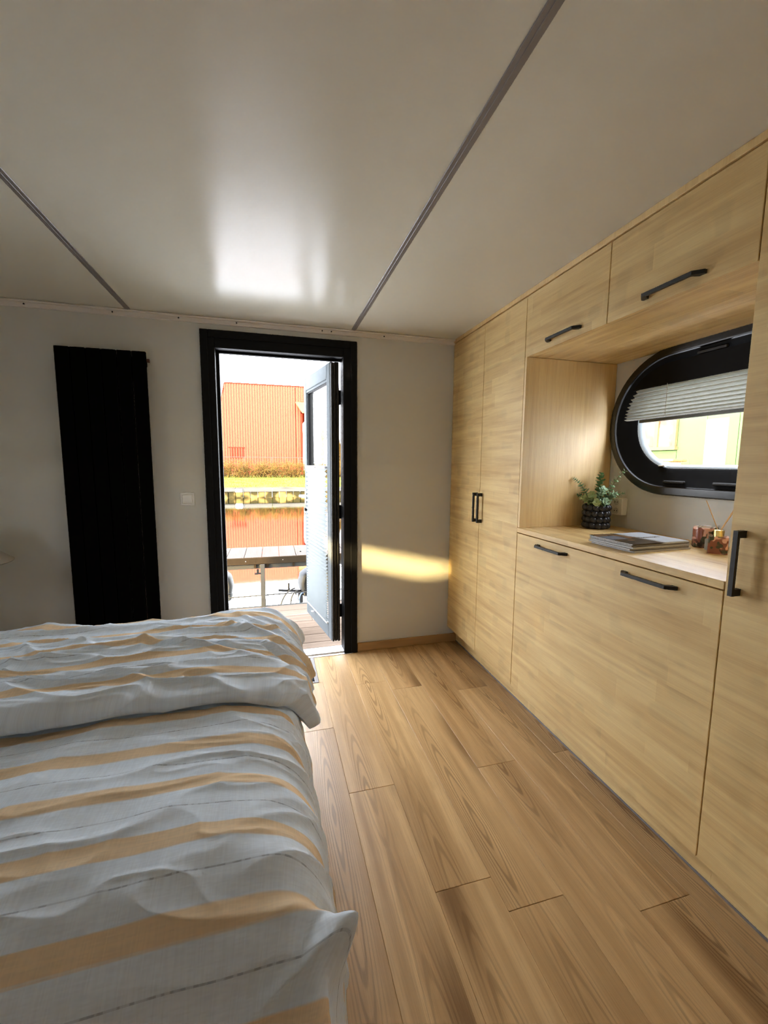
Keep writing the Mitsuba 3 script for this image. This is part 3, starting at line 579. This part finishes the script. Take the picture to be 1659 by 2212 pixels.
for (th, rot, dx, dy, cm, wh) in mags:
    lab = 'top magazine of the stack on the worktop, brown and white picture cover' if wh == 'top' else f'magazine {wh} of the stack on the worktop'
    mg = thing('magazine', lab, 'magazine', None)
    a = math.radians(rot+1.5); Mx = frame_m([1.486+dx, -1.462+dy, mz], [math.cos(a), math.sin(a), 0], [-math.sin(a), math.cos(a), 0], [0, 0, 1])
    def curl(m):
        v = m.vertices.copy(); v[:, 2] += 0.006*np.clip((v[:, 1]-0.02)/0.09, 0, 1)**2*np.clip((0.05-v[:, 0])/0.2, 0, 1)*(0.2 if wh != 'top' else 0.35); m.vertices = v; m.apply_transform(Mx); return m
    pg = box(-0.146, 0.145, -0.107, 0.106, 0.0006, th-0.0008, 0.0006).subdivide().subdivide()
    obj('pages', curl(pg), 'm_pages', mg)
    cv = cat_([box(-0.148, 0.148, -0.110, 0.109, th-0.0008, th, 0).subdivide().subdivide(), box(-0.148, 0.148, -0.110, 0.109, 0, 0.0006, 0).subdivide().subdivide(), box(-0.149, 0.148, -0.1106, -0.1098, 0, th, 0).subdivide().subdivide()])
    cuv = np.c_[(cv.vertices[:, 0]+0.149)/0.298, (cv.vertices[:, 1]+0.11)/0.22]
    obj('cover', curl(cv), cm, mg, uv=cuv)
    mz += th+0.0003

def jar_fn(p, n, uv):
    u, v = (p.x*0.6-p.y)*48, p.z*48
    lf = smoothstep(0.52, 0.60, fbm(u*0.8, v*0.8, 1, octaves=2)); st_ = smoothstep(0.62, 0.7, noise(u*2.4+v*1.5, v*0.7, 4))
    c = mix(mi.Color3f(*srgb(140, 84, 64)), mi.Color3f(*srgb(236, 188, 168)), lf)
    c = mix(c, mi.Color3f(*srgb(66, 70, 52)), smoothstep(0.6, 0.68, fbm(u*0.9+6, v*0.9, 7, octaves=2)))
    return mix(c, mi.Color3f(*srgb(40, 28, 24)), st_*0.8*smoothstep(1.075, 1.05, p.z))
plastic('m_jar', proc(jar_fn), 0.06)
mat('m_brass', {'type': 'roughconductor', 'material': 'Au', 'alpha': 0.15})
mat('m_clear', {'type': 'dielectric', 'int_ior': 1.45}, two=False)
diffuse('m_reed', srgb(206, 172, 124))
def rounded(w, d, r, n=6):
    return sg.box(-w/2+r, -d/2+r, w/2-r, d/2-r).buffer(r, quad_segs=n)
j1 = thing('candle_jar', 'squat scent candle jar with leaf print and clear lid beside the magazines', 'candle jar')
c1 = (1.752, -1.545)
obj('body', lathe([(0, 0), (0.040, 0), (0.044, 0.004), (0.044, 0.078), (0.041, 0.084), (0, 0.084)], 36, (c1[0], c1[1], ZD+0.0005)), 'm_jar', j1, smooth=40)
obj('lid', lathe([(0, 0.0846), (0.039, 0.0846), (0.045, 0.088), (0.046, 0.094), (0.042, 0.097), (0, 0.097)], 36, (c1[0], c1[1], ZD+0.0005)), 'm_clear', j1, smooth=40)
j2 = thing('reed_diffuser', 'square leaf-print scent bottle with brass collar and wooden reeds beside the tall wardrobe', 'reed diffuser')
c2 = (1.676, -1.652)
obj('bottle', extrude(rounded(0.062, 0.062, 0.008), 0.066, frame_m([c2[0], c2[1], ZD+0.0005], [0.8, 0.6, 0], [-0.6, 0.8, 0], [0, 0, 1])), 'm_jar', j2)
obj('label_tag', extrude(rounded(0.020, 0.045, 0.002), 0.0006, frame_m([c2[0]-0.0254, c2[1]+0.0195, ZD+0.032], [-0.6, -0.8*-1, 0], [0, 0, 1], [-0.8, -0.6, 0])), plastic('m_tag', srgb(176, 188, 196), 0.2), j2, label='pale back label')
obj('collar', lathe([(0.010, 0.0665), (0.017, 0.0665), (0.0175, 0.090), (0.010, 0.092)], 28, (c2[0], c2[1], ZD+0.0005)), 'm_brass', j2, smooth=40)
for (dx, dy, hh) in ((0.020, 0.075, 0.20), (-0.03, -0.085, 0.21), (-0.028, -0.075, 0.20), (-0.045, -0.09, 0.20)):
    obj('reed', tube([(c2[0]-dx*0.15, c2[1]-dy*0.10, ZD+0.07), (c2[0]+dx, c2[1]+dy, ZD+hh)], 0.0018, 7), 'm_reed', j2)
j3 = thing('scent_bottle', 'dark red scent bottle with brass cap half hidden behind the reed diffuser', 'bottle')
c3 = (1.775, -1.735)
obj('bottle', extrude(rounded(0.050, 0.050, 0.006), 0.085, frame_m([c3[0], c3[1], ZD+0.0005], [0.8, 0.6, 0], [-0.6, 0.8, 0], [0, 0, 1])), plastic('m_red', srgb(104, 40, 30), 0.08), j3)
obj('cap', lathe([(0, 0.0855), (0.013, 0.0855), (0.013, 0.108), (0, 0.110)], 24, (c3[0], c3[1], ZD+0.0005)), 'm_brass', j3, smooth=40)

# ------------------------------------------------------------------ outside: deck, ledge, boats, water
WZ = -0.6
def deck_fn(p, n, uv):
    g = fbm(p.x*3+uv.x*9, p.y*60, 2, octaves=3)
    return mix(mi.Color3f(*srgb(84, 72, 62)), mi.Color3f(*srgb(128, 114, 102)), dr.clip(0.6*g+0.5*uv.x, 0, 1))
diffuse('m_deck', proc(deck_fn))
diffuse('m_ledge', proc(lambda p, n, uv: mix(mi.Color3f(*srgb(61, 55, 52)), mi.Color3f(*srgb(105, 98, 93)), 0.35+0.4*smoothstep(-0.3, 0.6, dr.sin(p.x*2*math.pi/0.0142))+0.25*noise(p.x*30, p.y*3))))
diffuse('m_fascia', srgb(57, 48, 38)); diffuse('m_steel', srgb(79, 79, 77))
dk = thing('deck', 'brown wooden deck of boards just outside the open door', 'deck')
obj('joist', box(-2.2, 2.1, 0.15, 1.24, -0.20, -0.066), 'm_fascia', dk)
for i in range(7):
    y0 = 0.172+0.157*i; x = -2.2-rng.random()*0.9
    if i == 6: x = -2.9
    L = [0.62, 0.9][i % 2]
    while x < 2.1:
        x1 = x+1.0 if i < 6 else 2.1
        a, b = max(x, -2.2), min(x1, 2.1); x = x1
        if b-a > 0.03:
            m = box(a+0.001, b-0.001, y0, y0+0.151, -0.065, -0.04, 0.003)
            obj('plank', m, 'm_deck', dk, uv=np.tile(rng.random(2), (len(m.vertices), 1)))
lg = thing('jetty', 'grooved board jetty ledge on a steel post beyond the deck', 'jetty')
for i in range(-8, 12):
    x0 = -0.115+0.166*i
    obj('board', box(x0+0.002, x0+0.164, 1.31, 1.84, 0.425, 0.45, 0.003), 'm_ledge', lg)
obj('fascia', box(-1.45, 1.9, 1.285, 1.308, 0.385, 0.452, 0.003), 'm_fascia', lg)
for i in range(-3, 5): obj('fascia_screw', trimesh.creation.cylinder(0.005, 0.004, sections=8, transform=frame_m([-0.265+0.35*i, 1.284, 0.42], [1, 0, 0], [0, 0, 1], [0, -1, 0])), 'm_alu', lg)
obj('beam', box(-1.45, 1.9, 1.315, 1.36, 0.335, 0.424), 'm_steel', lg)
obj('post', box(-0.130, -0.088, 1.272, 1.312, -0.12, 0.384, 0.002), 'm_steel', lg)
obj('post', box(1.29, 1.33, 1.272, 1.312, -0.12, 0.384, 0.002), 'm_steel', lg); obj('post', box(-1.40, -1.36, 1.272, 1.312, -0.12, 0.384, 0.002), 'm_steel', lg)
obj('clamp', cat_([box(-0.165, -0.145, 1.275, 1.30, 0.30, 0.336, 0.002), box(-0.185, -0.125, 1.27, 1.30, 0.288, 0.300, 0.002)]), 'm_matt_black', lg)
for x in (-0.19, -0.07, 0.18): obj('bracket', box(x, x+0.02, 1.30, 1.315, 0.345, 0.40), 'm_fascia', lg)
for x in (-1.4, -0.72, 0.6, 1.2): obj('pile', trimesh.creation.cylinder(0.05, 1.3, sections=16, transform=frame_m([x, 1.75, -0.235], [1, 0, 0], [0, 1, 0], [0, 0, 1])), 'm_steel', lg)
obj('cleat', box(0.262, 0.276, 1.47, 1.50, 0.4505, 0.462, 0.002), 'm_matt_black', lg)
obj('rail_wire', tube([(-2.1, 1.292, 0.055), (2.0, 1.292, 0.085)], 0.005, 8), 'm_steel', lg)
obj('edge_channel', box(-2.2, 2.1, 1.275, 1.315, -0.12, -0.045, 0.002), 'm_steel', lg)

def outboard(key_label, x, y, z, s, cowl, rot):
    """an outboard motor: cowl, skirt, tiller, leg; z is the cowl's foot"""
    o = thing('outboard_motor', key_label, 'outboard motor')
    Mx = frame_m([x, y, z], [math.cos(rot), math.sin(rot), 0], [-math.sin(rot), math.cos(rot), 0], [0, 0, 1]); tf = lambda m: (m.apply_transform(Mx), m)[1]
    prof = [(-0.16*s, 0), (0.17*s, 0), (0.185*s, 0.10*s), (0.16*s, 0.22*s), (0.08*s, 0.285*s), (-0.06*s, 0.29*s), (-0.14*s, 0.24*s), (-0.175*s, 0.10*s)]
    c = sg.Polygon(prof).buffer(0.03*s).buffer(-0.02*s)
    P = []
    for w, k in ((-0.125, 0.80), (-0.115, 0.93), (-0.08, 1.0), (0, 1.02), (0.08, 1.0), (0.115, 0.93), (0.125, 0.80)):
        q = np.array(c.exterior.coords); q = np.array([[c.exterior.interpolate(f, True).x, c.exterior.interpolate(f, True).y] for f in np.linspace(0, 1, 41)])
        ctr = np.array([0, 0.12*s]); q = ctr+(q-ctr)*k
        P.append(np.c_[q[:, 0], np.full(len(q), w*s), q[:, 1]])
    P = np.array(P); g_ = grid(P)
    for e in (0, -1):
        v2 = np.vstack([P[e], P[e].mean(0)[None]]); n = len(v2)-1
        g_ = cat_([g_, trimesh.Trimesh(v2, [[i, (i+1) % n, n] if e else [(i+1) % n, i, n] for i in range(n)], process=False)])
    obj('cowl', tf(g_), cowl, o, smooth=50)
    obj('skirt', tf(box(-0.15*s, 0.17*s, -0.10*s, 0.10*s, -0.10*s, -0.002, 0.02*s)), 'm_steel' if cowl == 'm_cowl_grey' else 'm_matt_black', o)
    obj('leg', tf(cat_([box(-0.05*s, 0.06*s, -0.035*s, 0.035*s, -0.78*s, -0.09*s, 0.015), box(-0.05*s, 0.18*s, -0.07*s, 0.07*s, -0.70*s, -0.68*s, 0.004)])), 'm_matt_black', o)
    obj('clamp', tf(cat_([box(-0.22*s, -0.15*s, -0.07*s, 0.07*s, -0.20*s, -0.04*s, 0.01), box(-0.23*s, -0.20*s, -0.09*s, -0.06*s, -0.10*s, -0.02*s, 0.004), box(-0.23*s, -0.20*s, 0.06*s, 0.09*s, -0.10*s, -0.02*s, 0.004)])), 'm_matt_black', o)
    obj('tiller', tf(cat_([tube([(-0.16*s, 0, -0.03*s), (-0.34*s, 0.0, 0.0), (-0.5*s, 0.0, 0.03*s)], 0.018*s, 10), box(-0.36*s, -0.335*s, -0.015, 0.015, 0.0, 0.12*s, 0.004)])), 'm_matt_black', o, smooth=40)
    return o, tf
plastic('m_cowl_grey', srgb(84, 84, 82), 0.5, 1.2); plastic('m_cowl_dark', srgb(34, 37, 42), 0.45, 1.3)
outboard('grey outboard motor seen beside the left jamb of the open door', -0.62, 2.05, -0.10, 0.85, 'm_cowl_grey', 0.0)
o2, tf2 = outboard('dark outboard motor with hoses beyond the deck, half hidden by the door leaf', 0.42, 2.0, -0.10, 0.78, 'm_cowl_dark', 0.25)
for i, (a, b) in enumerate((((-0.20, 0.0, 0.02), (-0.42, -0.12, -0.30)), ((-0.18, -0.05, 0.0), (-0.28, -0.16, -0.30)), ((-0.12, -0.08, -0.02), (-0.16, -0.16, -0.30)))):
    a, b = np.array(a), np.array(b); m_ = (a+b)/2+np.array([-0.10, -0.03, 0.16])
    tt = np.linspace(0, 1, 12)[:, None]
    obj('hose', tf2(tube((1-tt)**2*a+2*tt*(1-tt)*m_+tt**2*b, 0.008, 8)), ('m_steel', 'm_steel', 'm_hose_blue')[i] if i < 2 else plastic('m_hose_blue', srgb(120, 150, 200), 0.3), o2, smooth=40)
def dinghy(label, x0, x1, yc, w, m):
    d = thing('dinghy', label, 'boat'); sgn = 1 if x1 > x0 else -1; P = []
    for f in np.linspace(0, 1, 14):
        hw = w*0.5*(1-0.92*max(0, (f-0.45)/0.55)**2.0); an = np.linspace(-1, 1, 15)
        P.append([[x0+(x1-x0)*f, yc+hw*a_, WZ-0.08+0.36*abs(a_)**2.6+0.10*f*f] for a_ in an])
    P = np.array(P); hull = thicken(P, np.broadcast_to(np.array([0, 0, 1.0]), P.shape), -0.02)
    obj('hull', hull, m, d, smooth=50)
    obj('transom', box(min(x0, x0-0.03*sgn), max(x0, x0-0.03*sgn), yc-w/2, yc+w/2, WZ-0.06, WZ+0.36, 0.01), m, d)
    obj('thwart', box(min(x0+0.7*sgn, x0+0.95*sgn), max(x0+0.7*sgn, x0+0.95*sgn), yc-w*0.47, yc+w*0.47, WZ+0.20, WZ+0.225, 0.004), 'm_deck', d, uv=None)
    obj('gunwale', cat_([tube(P[:, k] + np.array([0, 0, 0.02]), 0.02, 8) for k in (0, -1)]), 'm_white', d, smooth=40)
plastic('m_hull', srgb(169, 171, 167), 0.2)
dinghy('white dinghy moored beyond the deck to the left, hidden by the door jamb', -0.86, -2.9, 2.62, 1.1, 'm_hull')
dinghy('white dinghy moored beyond the deck to the right, hidden by the door leaf', 0.66, 2.7, 2.62, 1.1, 'm_hull')
bo = thing('mooring_line', 'blue and white mooring rope at the deck edge beside the left door jamb', 'rope')
scene[bo] = mikit.ply(cat_([tube([(-0.60, 1.40, -0.17), (-0.46, 1.42, -0.155), (-0.36, 1.44, -0.16), (-0.31, 1.45, -0.17)], 0.011, 8), tube([(-0.6, 1.37, -0.15), (-0.48, 1.38, -0.14), (-0.36, 1.43, -0.15)], 0.010, 8)]), plastic('m_rope', srgb(86, 130, 170), 0.4), smooth=50)

# water
mat('m_water', {'type': 'bumpmap', 'arbitrary': proc(lambda p, n, uv: 0.0010*fbm(p.x*1.3+0.3*p.y, p.y*0.9, 3, octaves=2), eps=0.02), 'scale': 1.0,
                'bsdf': {'type': 'roughconductor', 'material': 'none', 'alpha': 0.004, 'specular_reflectance': rgb((0.86, 0.86, 0.86))}})
P = np.array([[[x, y, WZ] for y in (-40.0, 21.9)] for x in (-70.0, 70.0)])
st('water', grid(P), 'm_water', label='calm harbour water mirroring the orange hall')
# far bank
QY = 21.9
qa = thing('quay', 'old quay edge of pale timber above dark sheet piling across the water', 'quay')
diffuse('m_quay_cap', proc(lambda p, n, uv: mix(mi.Color3f(*srgb(62, 61, 56)), mi.Color3f(*srgb(92, 88, 80)), fbm(p.x*1.3, p.z*18, 2))))
diffuse('m_piling', proc(lambda p, n, uv: mix(mi.Color3f(*srgb(49, 44, 26)), mi.Color3f(*srgb(115, 95, 54)), smoothstep(0.35, 0.72, fbm(p.x*2.1, p.z*3.0, 5)))))
for i in range(-14, 16):
    obj('timber', box(i*2.0+0.01, i*2.0+1.99, QY-0.10, QY+0.35, -0.255+rng.uniform(-0.01, 0.01), -0.02+rng.uniform(-0.01, 0.01), 0.02), 'm_quay_cap', qa)
for i in range(-70, 80):
    obj('sheet_pile', box(i*0.4, i*0.4+0.38, QY+(0.0 if i % 2 else 0.05), QY+0.3, -1.2, -0.256, 0.02), 'm_piling', qa)
sb = thing('sign', 'small white box sign fixed to the quay edge', 'sign')
obj('panel', box(-2.02, -1.62, QY-0.18, QY-0.11, -0.28, -0.05, 0.05), 'm_white', sb)
diffuse('m_grass', proc(lambda p, n, uv: mix(mi.Color3f(*srgb(75, 89, 36)), mi.Color3f(*srgb(123, 131, 62)), fbm(p.x*2.2, p.y*2.2+p.z*9, 1))))
P = np.array([[[x, QY+0.3, -0.06], [x, 24.5, 0.14], [x, 26.8, 0.34], [x, 27.6, 0.36], [x, 60.0, 0.40]] for x in np.linspace(-60, 60, 25)])
st('ground_bank', grid(P), 'm_grass', label='yellow-green grass bank beyond the quay')
gm = []
r3 = np.random.default_rng(11)
for _ in range(5200):
    x, y = r3.uniform(-8, 9), r3.uniform(QY+0.48, 27.0); z = np.interp(y, [QY+0.3, 24.5, 26.8, 27.6], [-0.06, 0.14, 0.34, 0.36]); h = r3.uniform(0.05, 0.16); dx, dy = r3.normal(0, 0.05, 2); w = 0.012
    gm.append(np.array([[x-w, y, z], [x+w, y, z], [x+dx, y+dy, z+h]]))
gm = np.array(gm).reshape(-1, 3)
obj('grass_blades', trimesh.Trimesh(gm, np.arange(len(gm)).reshape(-1, 3), process=False), 'm_grass', kind='stuff', label='short yellow-green grass along the quay', cat='grass')
# hedge of bare twigs
tw = []
def twig(p, d, L, r, n=3):
    q = [np.array(p)]
    for i in range(n):
        d = d + r3.normal(0, 0.28, 3); d /= np.linalg.norm(d); q.append(q[-1]+d*L/n)
    tw.append(tube(np.array(q), np.linspace(r, r*0.4, n+1), 3)); return q
for _ in range(900):
    x = r3.uniform(-8, 10); y = r3.uniform(27.7, 28.6)
    q = twig((x, y, 0.33), np.array([r3.normal(0, 0.2), r3.normal(0, 0.15), 1.0]), r3.uniform(0.8, 1.25), 0.022, 4)
    for k in range(5):
        p = q[r3.integers(1, 5)]; twig(p, np.array([r3.normal(0, 0.9), r3.normal(0, 0.4), r3.uniform(-0.1, 0.9)]), r3.uniform(0.25, 0.6), 0.015, 3)
obj('hedge', cat_(tw), diffuse('m_twig', srgb(100, 80, 44)), kind='stuff', label='bare brown hedge between the grass bank and the orange hall', cat='hedge')
fe = thing('fence', 'thin metal rail fence behind the hedge in front of the orange hall', 'fence')
obj('rail', box(-10, 12, 29.66, 29.70, 1.80, 1.83), 'm_steel', fe); obj('rail', box(-10, 12, 29.66, 29.70, 0.45, 0.50), 'm_steel', fe)
for i in range(-5, 7): obj('post', box(i*2.0, i*2.0+0.04, 29.66, 29.70, 0.35, 1.83), 'm_steel', fe)
# the orange hall
HA = (0.34, 0.074, 0.046)
diffuse('m_hall', HA); diffuse('m_hall_red', (0.25, 0.028, 0.017)); diffuse('m_hall_light', (0.30, 0.125, 0.06))
hb = thing('hall', 'large orange corrugated hall across the water', 'hall')
BY = 33.0
def clad(x0, x1, ztop, zbot, y):
    pitch = 0.20; xs = []; ys = []
    k = x0
    while k < x1:
        for dx, d in ((0, 0), (0.075, 0), (0.095, 0.045), (0.17, 0.045), (0.19, 0.0)):
            if k+dx <= x1: xs.append(k+dx); ys.append(y-d)
        k += pitch
    P = np.array([[[a, b, zbot], [a, b, ztop(a)]] for a, b in zip(xs, ys)]); return grid(P)
slant = lambda x: 7.68 if x > -3.46 else max(3.0, 7.68-(-3.46-x)*4.3)
obj('cladding', clad(-5.2, 2.05, slant, 0.36, BY), 'm_hall', hb)
obj('cladding', clad(2.05, 2.50, lambda x: 6.5, 0.36, BY), 'm_hall', hb)
obj('cladding', clad(2.05, 3.35, lambda x: 7.72, 6.48, BY), 'm_hall', hb)
obj('roof_edge', cat_([box(-3.48, 3.36, BY-0.06, BY+0.3, 7.66, 7.74), tube([(-3.46, BY, 7.70), (-4.40, BY, 3.7)], 0.05, 6)]), 'm_hall_red', hb)
obj('body', cat_([box(-3.3, 2.45, BY+0.06, BY+18, 0.36, 7.60), box(2.3, 3.3, BY+0.06, BY+18, 5.6, 7.6)]), 'm_hall_red', hb)
cp = trimesh.convex.convex_hull(np.array([(2.02, BY-0.02, 6.46), (3.35, BY-0.02, 6.46), (2.50, BY-0.9, 5.56), (3.35, BY-0.9, 5.56), (2.50, BY-0.9, 5.46), (3.35, BY-0.9, 5.46), (2.02, BY-0.02, 6.36), (3.35, BY-0.02, 6.36)]))
obj('canopy', cp, 'm_hall_light', hb)
obj('corner_post', box(2.40, 2.58, BY-0.12, BY+0.05, 0.36, 5.5), 'm_hall_red', hb)
dv = obj('vent', box(-3.22, -2.2, BY-0.07, BY-0.046, 1.80, 2.62), 'm_hall_red', hb)
obj('vent_cap', box(-3.34, -2.08, BY-0.10, BY-0.046, 2.60, 2.66), 'm_hall_red', dv)
for i in range(5): obj('vent_rib', box(-3.15+i*0.2, -3.09+i*0.2, BY-0.09, BY-0.069, 1.80, 2.60), 'm_hall', dv)
# bare trees seen through the door's glass
for k, (tx, ty, th_, lab) in enumerate(((4.0, 31.3, 6.2, 'bare birch tree right of the orange hall, seen through the door glass, the tallest'), (5.5, 31.6, 4.2, 'lower bare tree right of the tallest birch'), (7.6, 31.0, 4.8, 'bare tree farthest right beyond the open door'))):
    t_ = thing('tree', lab, 'tree')
    obj('trunk', tube([(tx, ty, 0.3), (tx+0.05, ty, th_*0.5), (tx+0.22, ty, th_)], [0.07, 0.045, 0.01], 7), diffuse('m_bark', srgb(112, 104, 90)) if k == 0 else 'm_bark', t_, smooth=40)
    tw = []
    for i in range(140):
        h_ = r3.uniform(0.25, 0.75)*th_; s_ = r3.uniform(0, 6.28)
        q = twig((tx+0.05, ty, h_*0.9), np.array([math.cos(s_)*0.6, math.sin(s_)*0.6, 1.1]), r3.uniform(0.5, 1.3), 0.022, 4)
        for _ in range(3): twig(q[r3.integers(1, 4)], np.array([r3.normal(0, 0.5), r3.normal(0, 0.5), 0.8]), r3.uniform(0.3, 0.6), 0.014, 3)
    obj('twigs', cat_(tw), 'm_twig', t_, kind='stuff')

# neighbour seen through the porthole
nb = thing('neighbour_house', 'pale yellow-green neighbouring house seen through the porthole', 'house')
NX = 7.0
diffuse('m_green', srgb(82, 108, 78)); diffuse('m_cream', srgb(112, 106, 82))
for i in range(24):
    obj('board', box(NX, NX+0.03, -5.0+0.5*i+0.004, -5.0+0.5*i+0.496, -0.3, 3.2, 0.004), 'm_green', nb)
obj('core', box(NX+0.031, NX+5, -5, 7, -0.35, 3.2), 'm_cream', nb)
obj('roof', box(NX-0.25, NX+5.2, -5.2, 7.2, 3.2, 3.35, 0.02), 'm_steel', nb)
wf = obj('window', cat_([box(NX-0.05, NX-0.001, 3.0, 3.06, 1.70, 2.28), box(NX-0.05, NX-0.001, 4.25, 4.31, 1.70, 2.28), box(NX-0.05, NX-0.001, 3.36, 3.44, 1.70, 2.28), box(NX-0.05, NX-0.001, 3.82, 3.88, 1.70, 2.28),
          box(NX-0.05, NX-0.001, 3.0, 4.31, 2.22, 2.28), box(NX-0.07, NX-0.001, 2.98, 4.33, 1.66, 1.72)]), 'm_cream', nb)
plastic('m_pane_brown', proc(lambda p, n, uv: mix(mi.Color3f(*srgb(74, 51, 38)), mi.Color3f(*srgb(112, 92, 72)), smoothstep(0.35, 0.65, fbm(p.y*6, p.z*6, 2)))), 0.05)
for a, b in ((3.06, 3.36), (3.44, 3.82), (3.88, 4.25)): obj('pane', box(NX-0.03, NX-0.004, a, b, 1.72, 2.22), 'm_pane_brown', wf)
nd = thing('neighbour_deck', 'terrace ledge with boat gear below the neighbour window, seen through the porthole', 'terrace')
obj('slab', box(5.6, NX-0.002, -3, 6, -0.75, 1.36, 0.02), 'm_cream', nd)
ob = thing('crate', 'small orange and white boat box on the neighbour terrace, seen through the porthole', 'box')
obj('lid', box(6.1, 6.4, 2.30, 2.62, 1.44, 1.48, 0.01), plastic('m_orange', srgb(220, 150, 90), 0.3), ob)
obj('body', box(6.12, 6.38, 2.38, 2.56, 1.361, 1.439, 0.005), 'm_white', ob)
wh = thing('hoop', 'thin wire hoop beside the orange box on the neighbour terrace', 'hoop')
an = np.linspace(0, 2*math.pi, 25)
scene[wh] = mikit.ply(tube(np.c_[np.full(25, 6.3), 2.24+0.06*np.cos(an), 1.425+0.062*np.sin(an)], 0.003, 6), 'm_steel')
# roof of our own boat, so that the sun is shaded as outside
st('roof', box(WL_-TH-0.05, WR+TH+0.05, YB-TH-0.05, TH+0.02, H+0.061, H+0.12), 'm_wall_plain', label='flat roof of the houseboat')
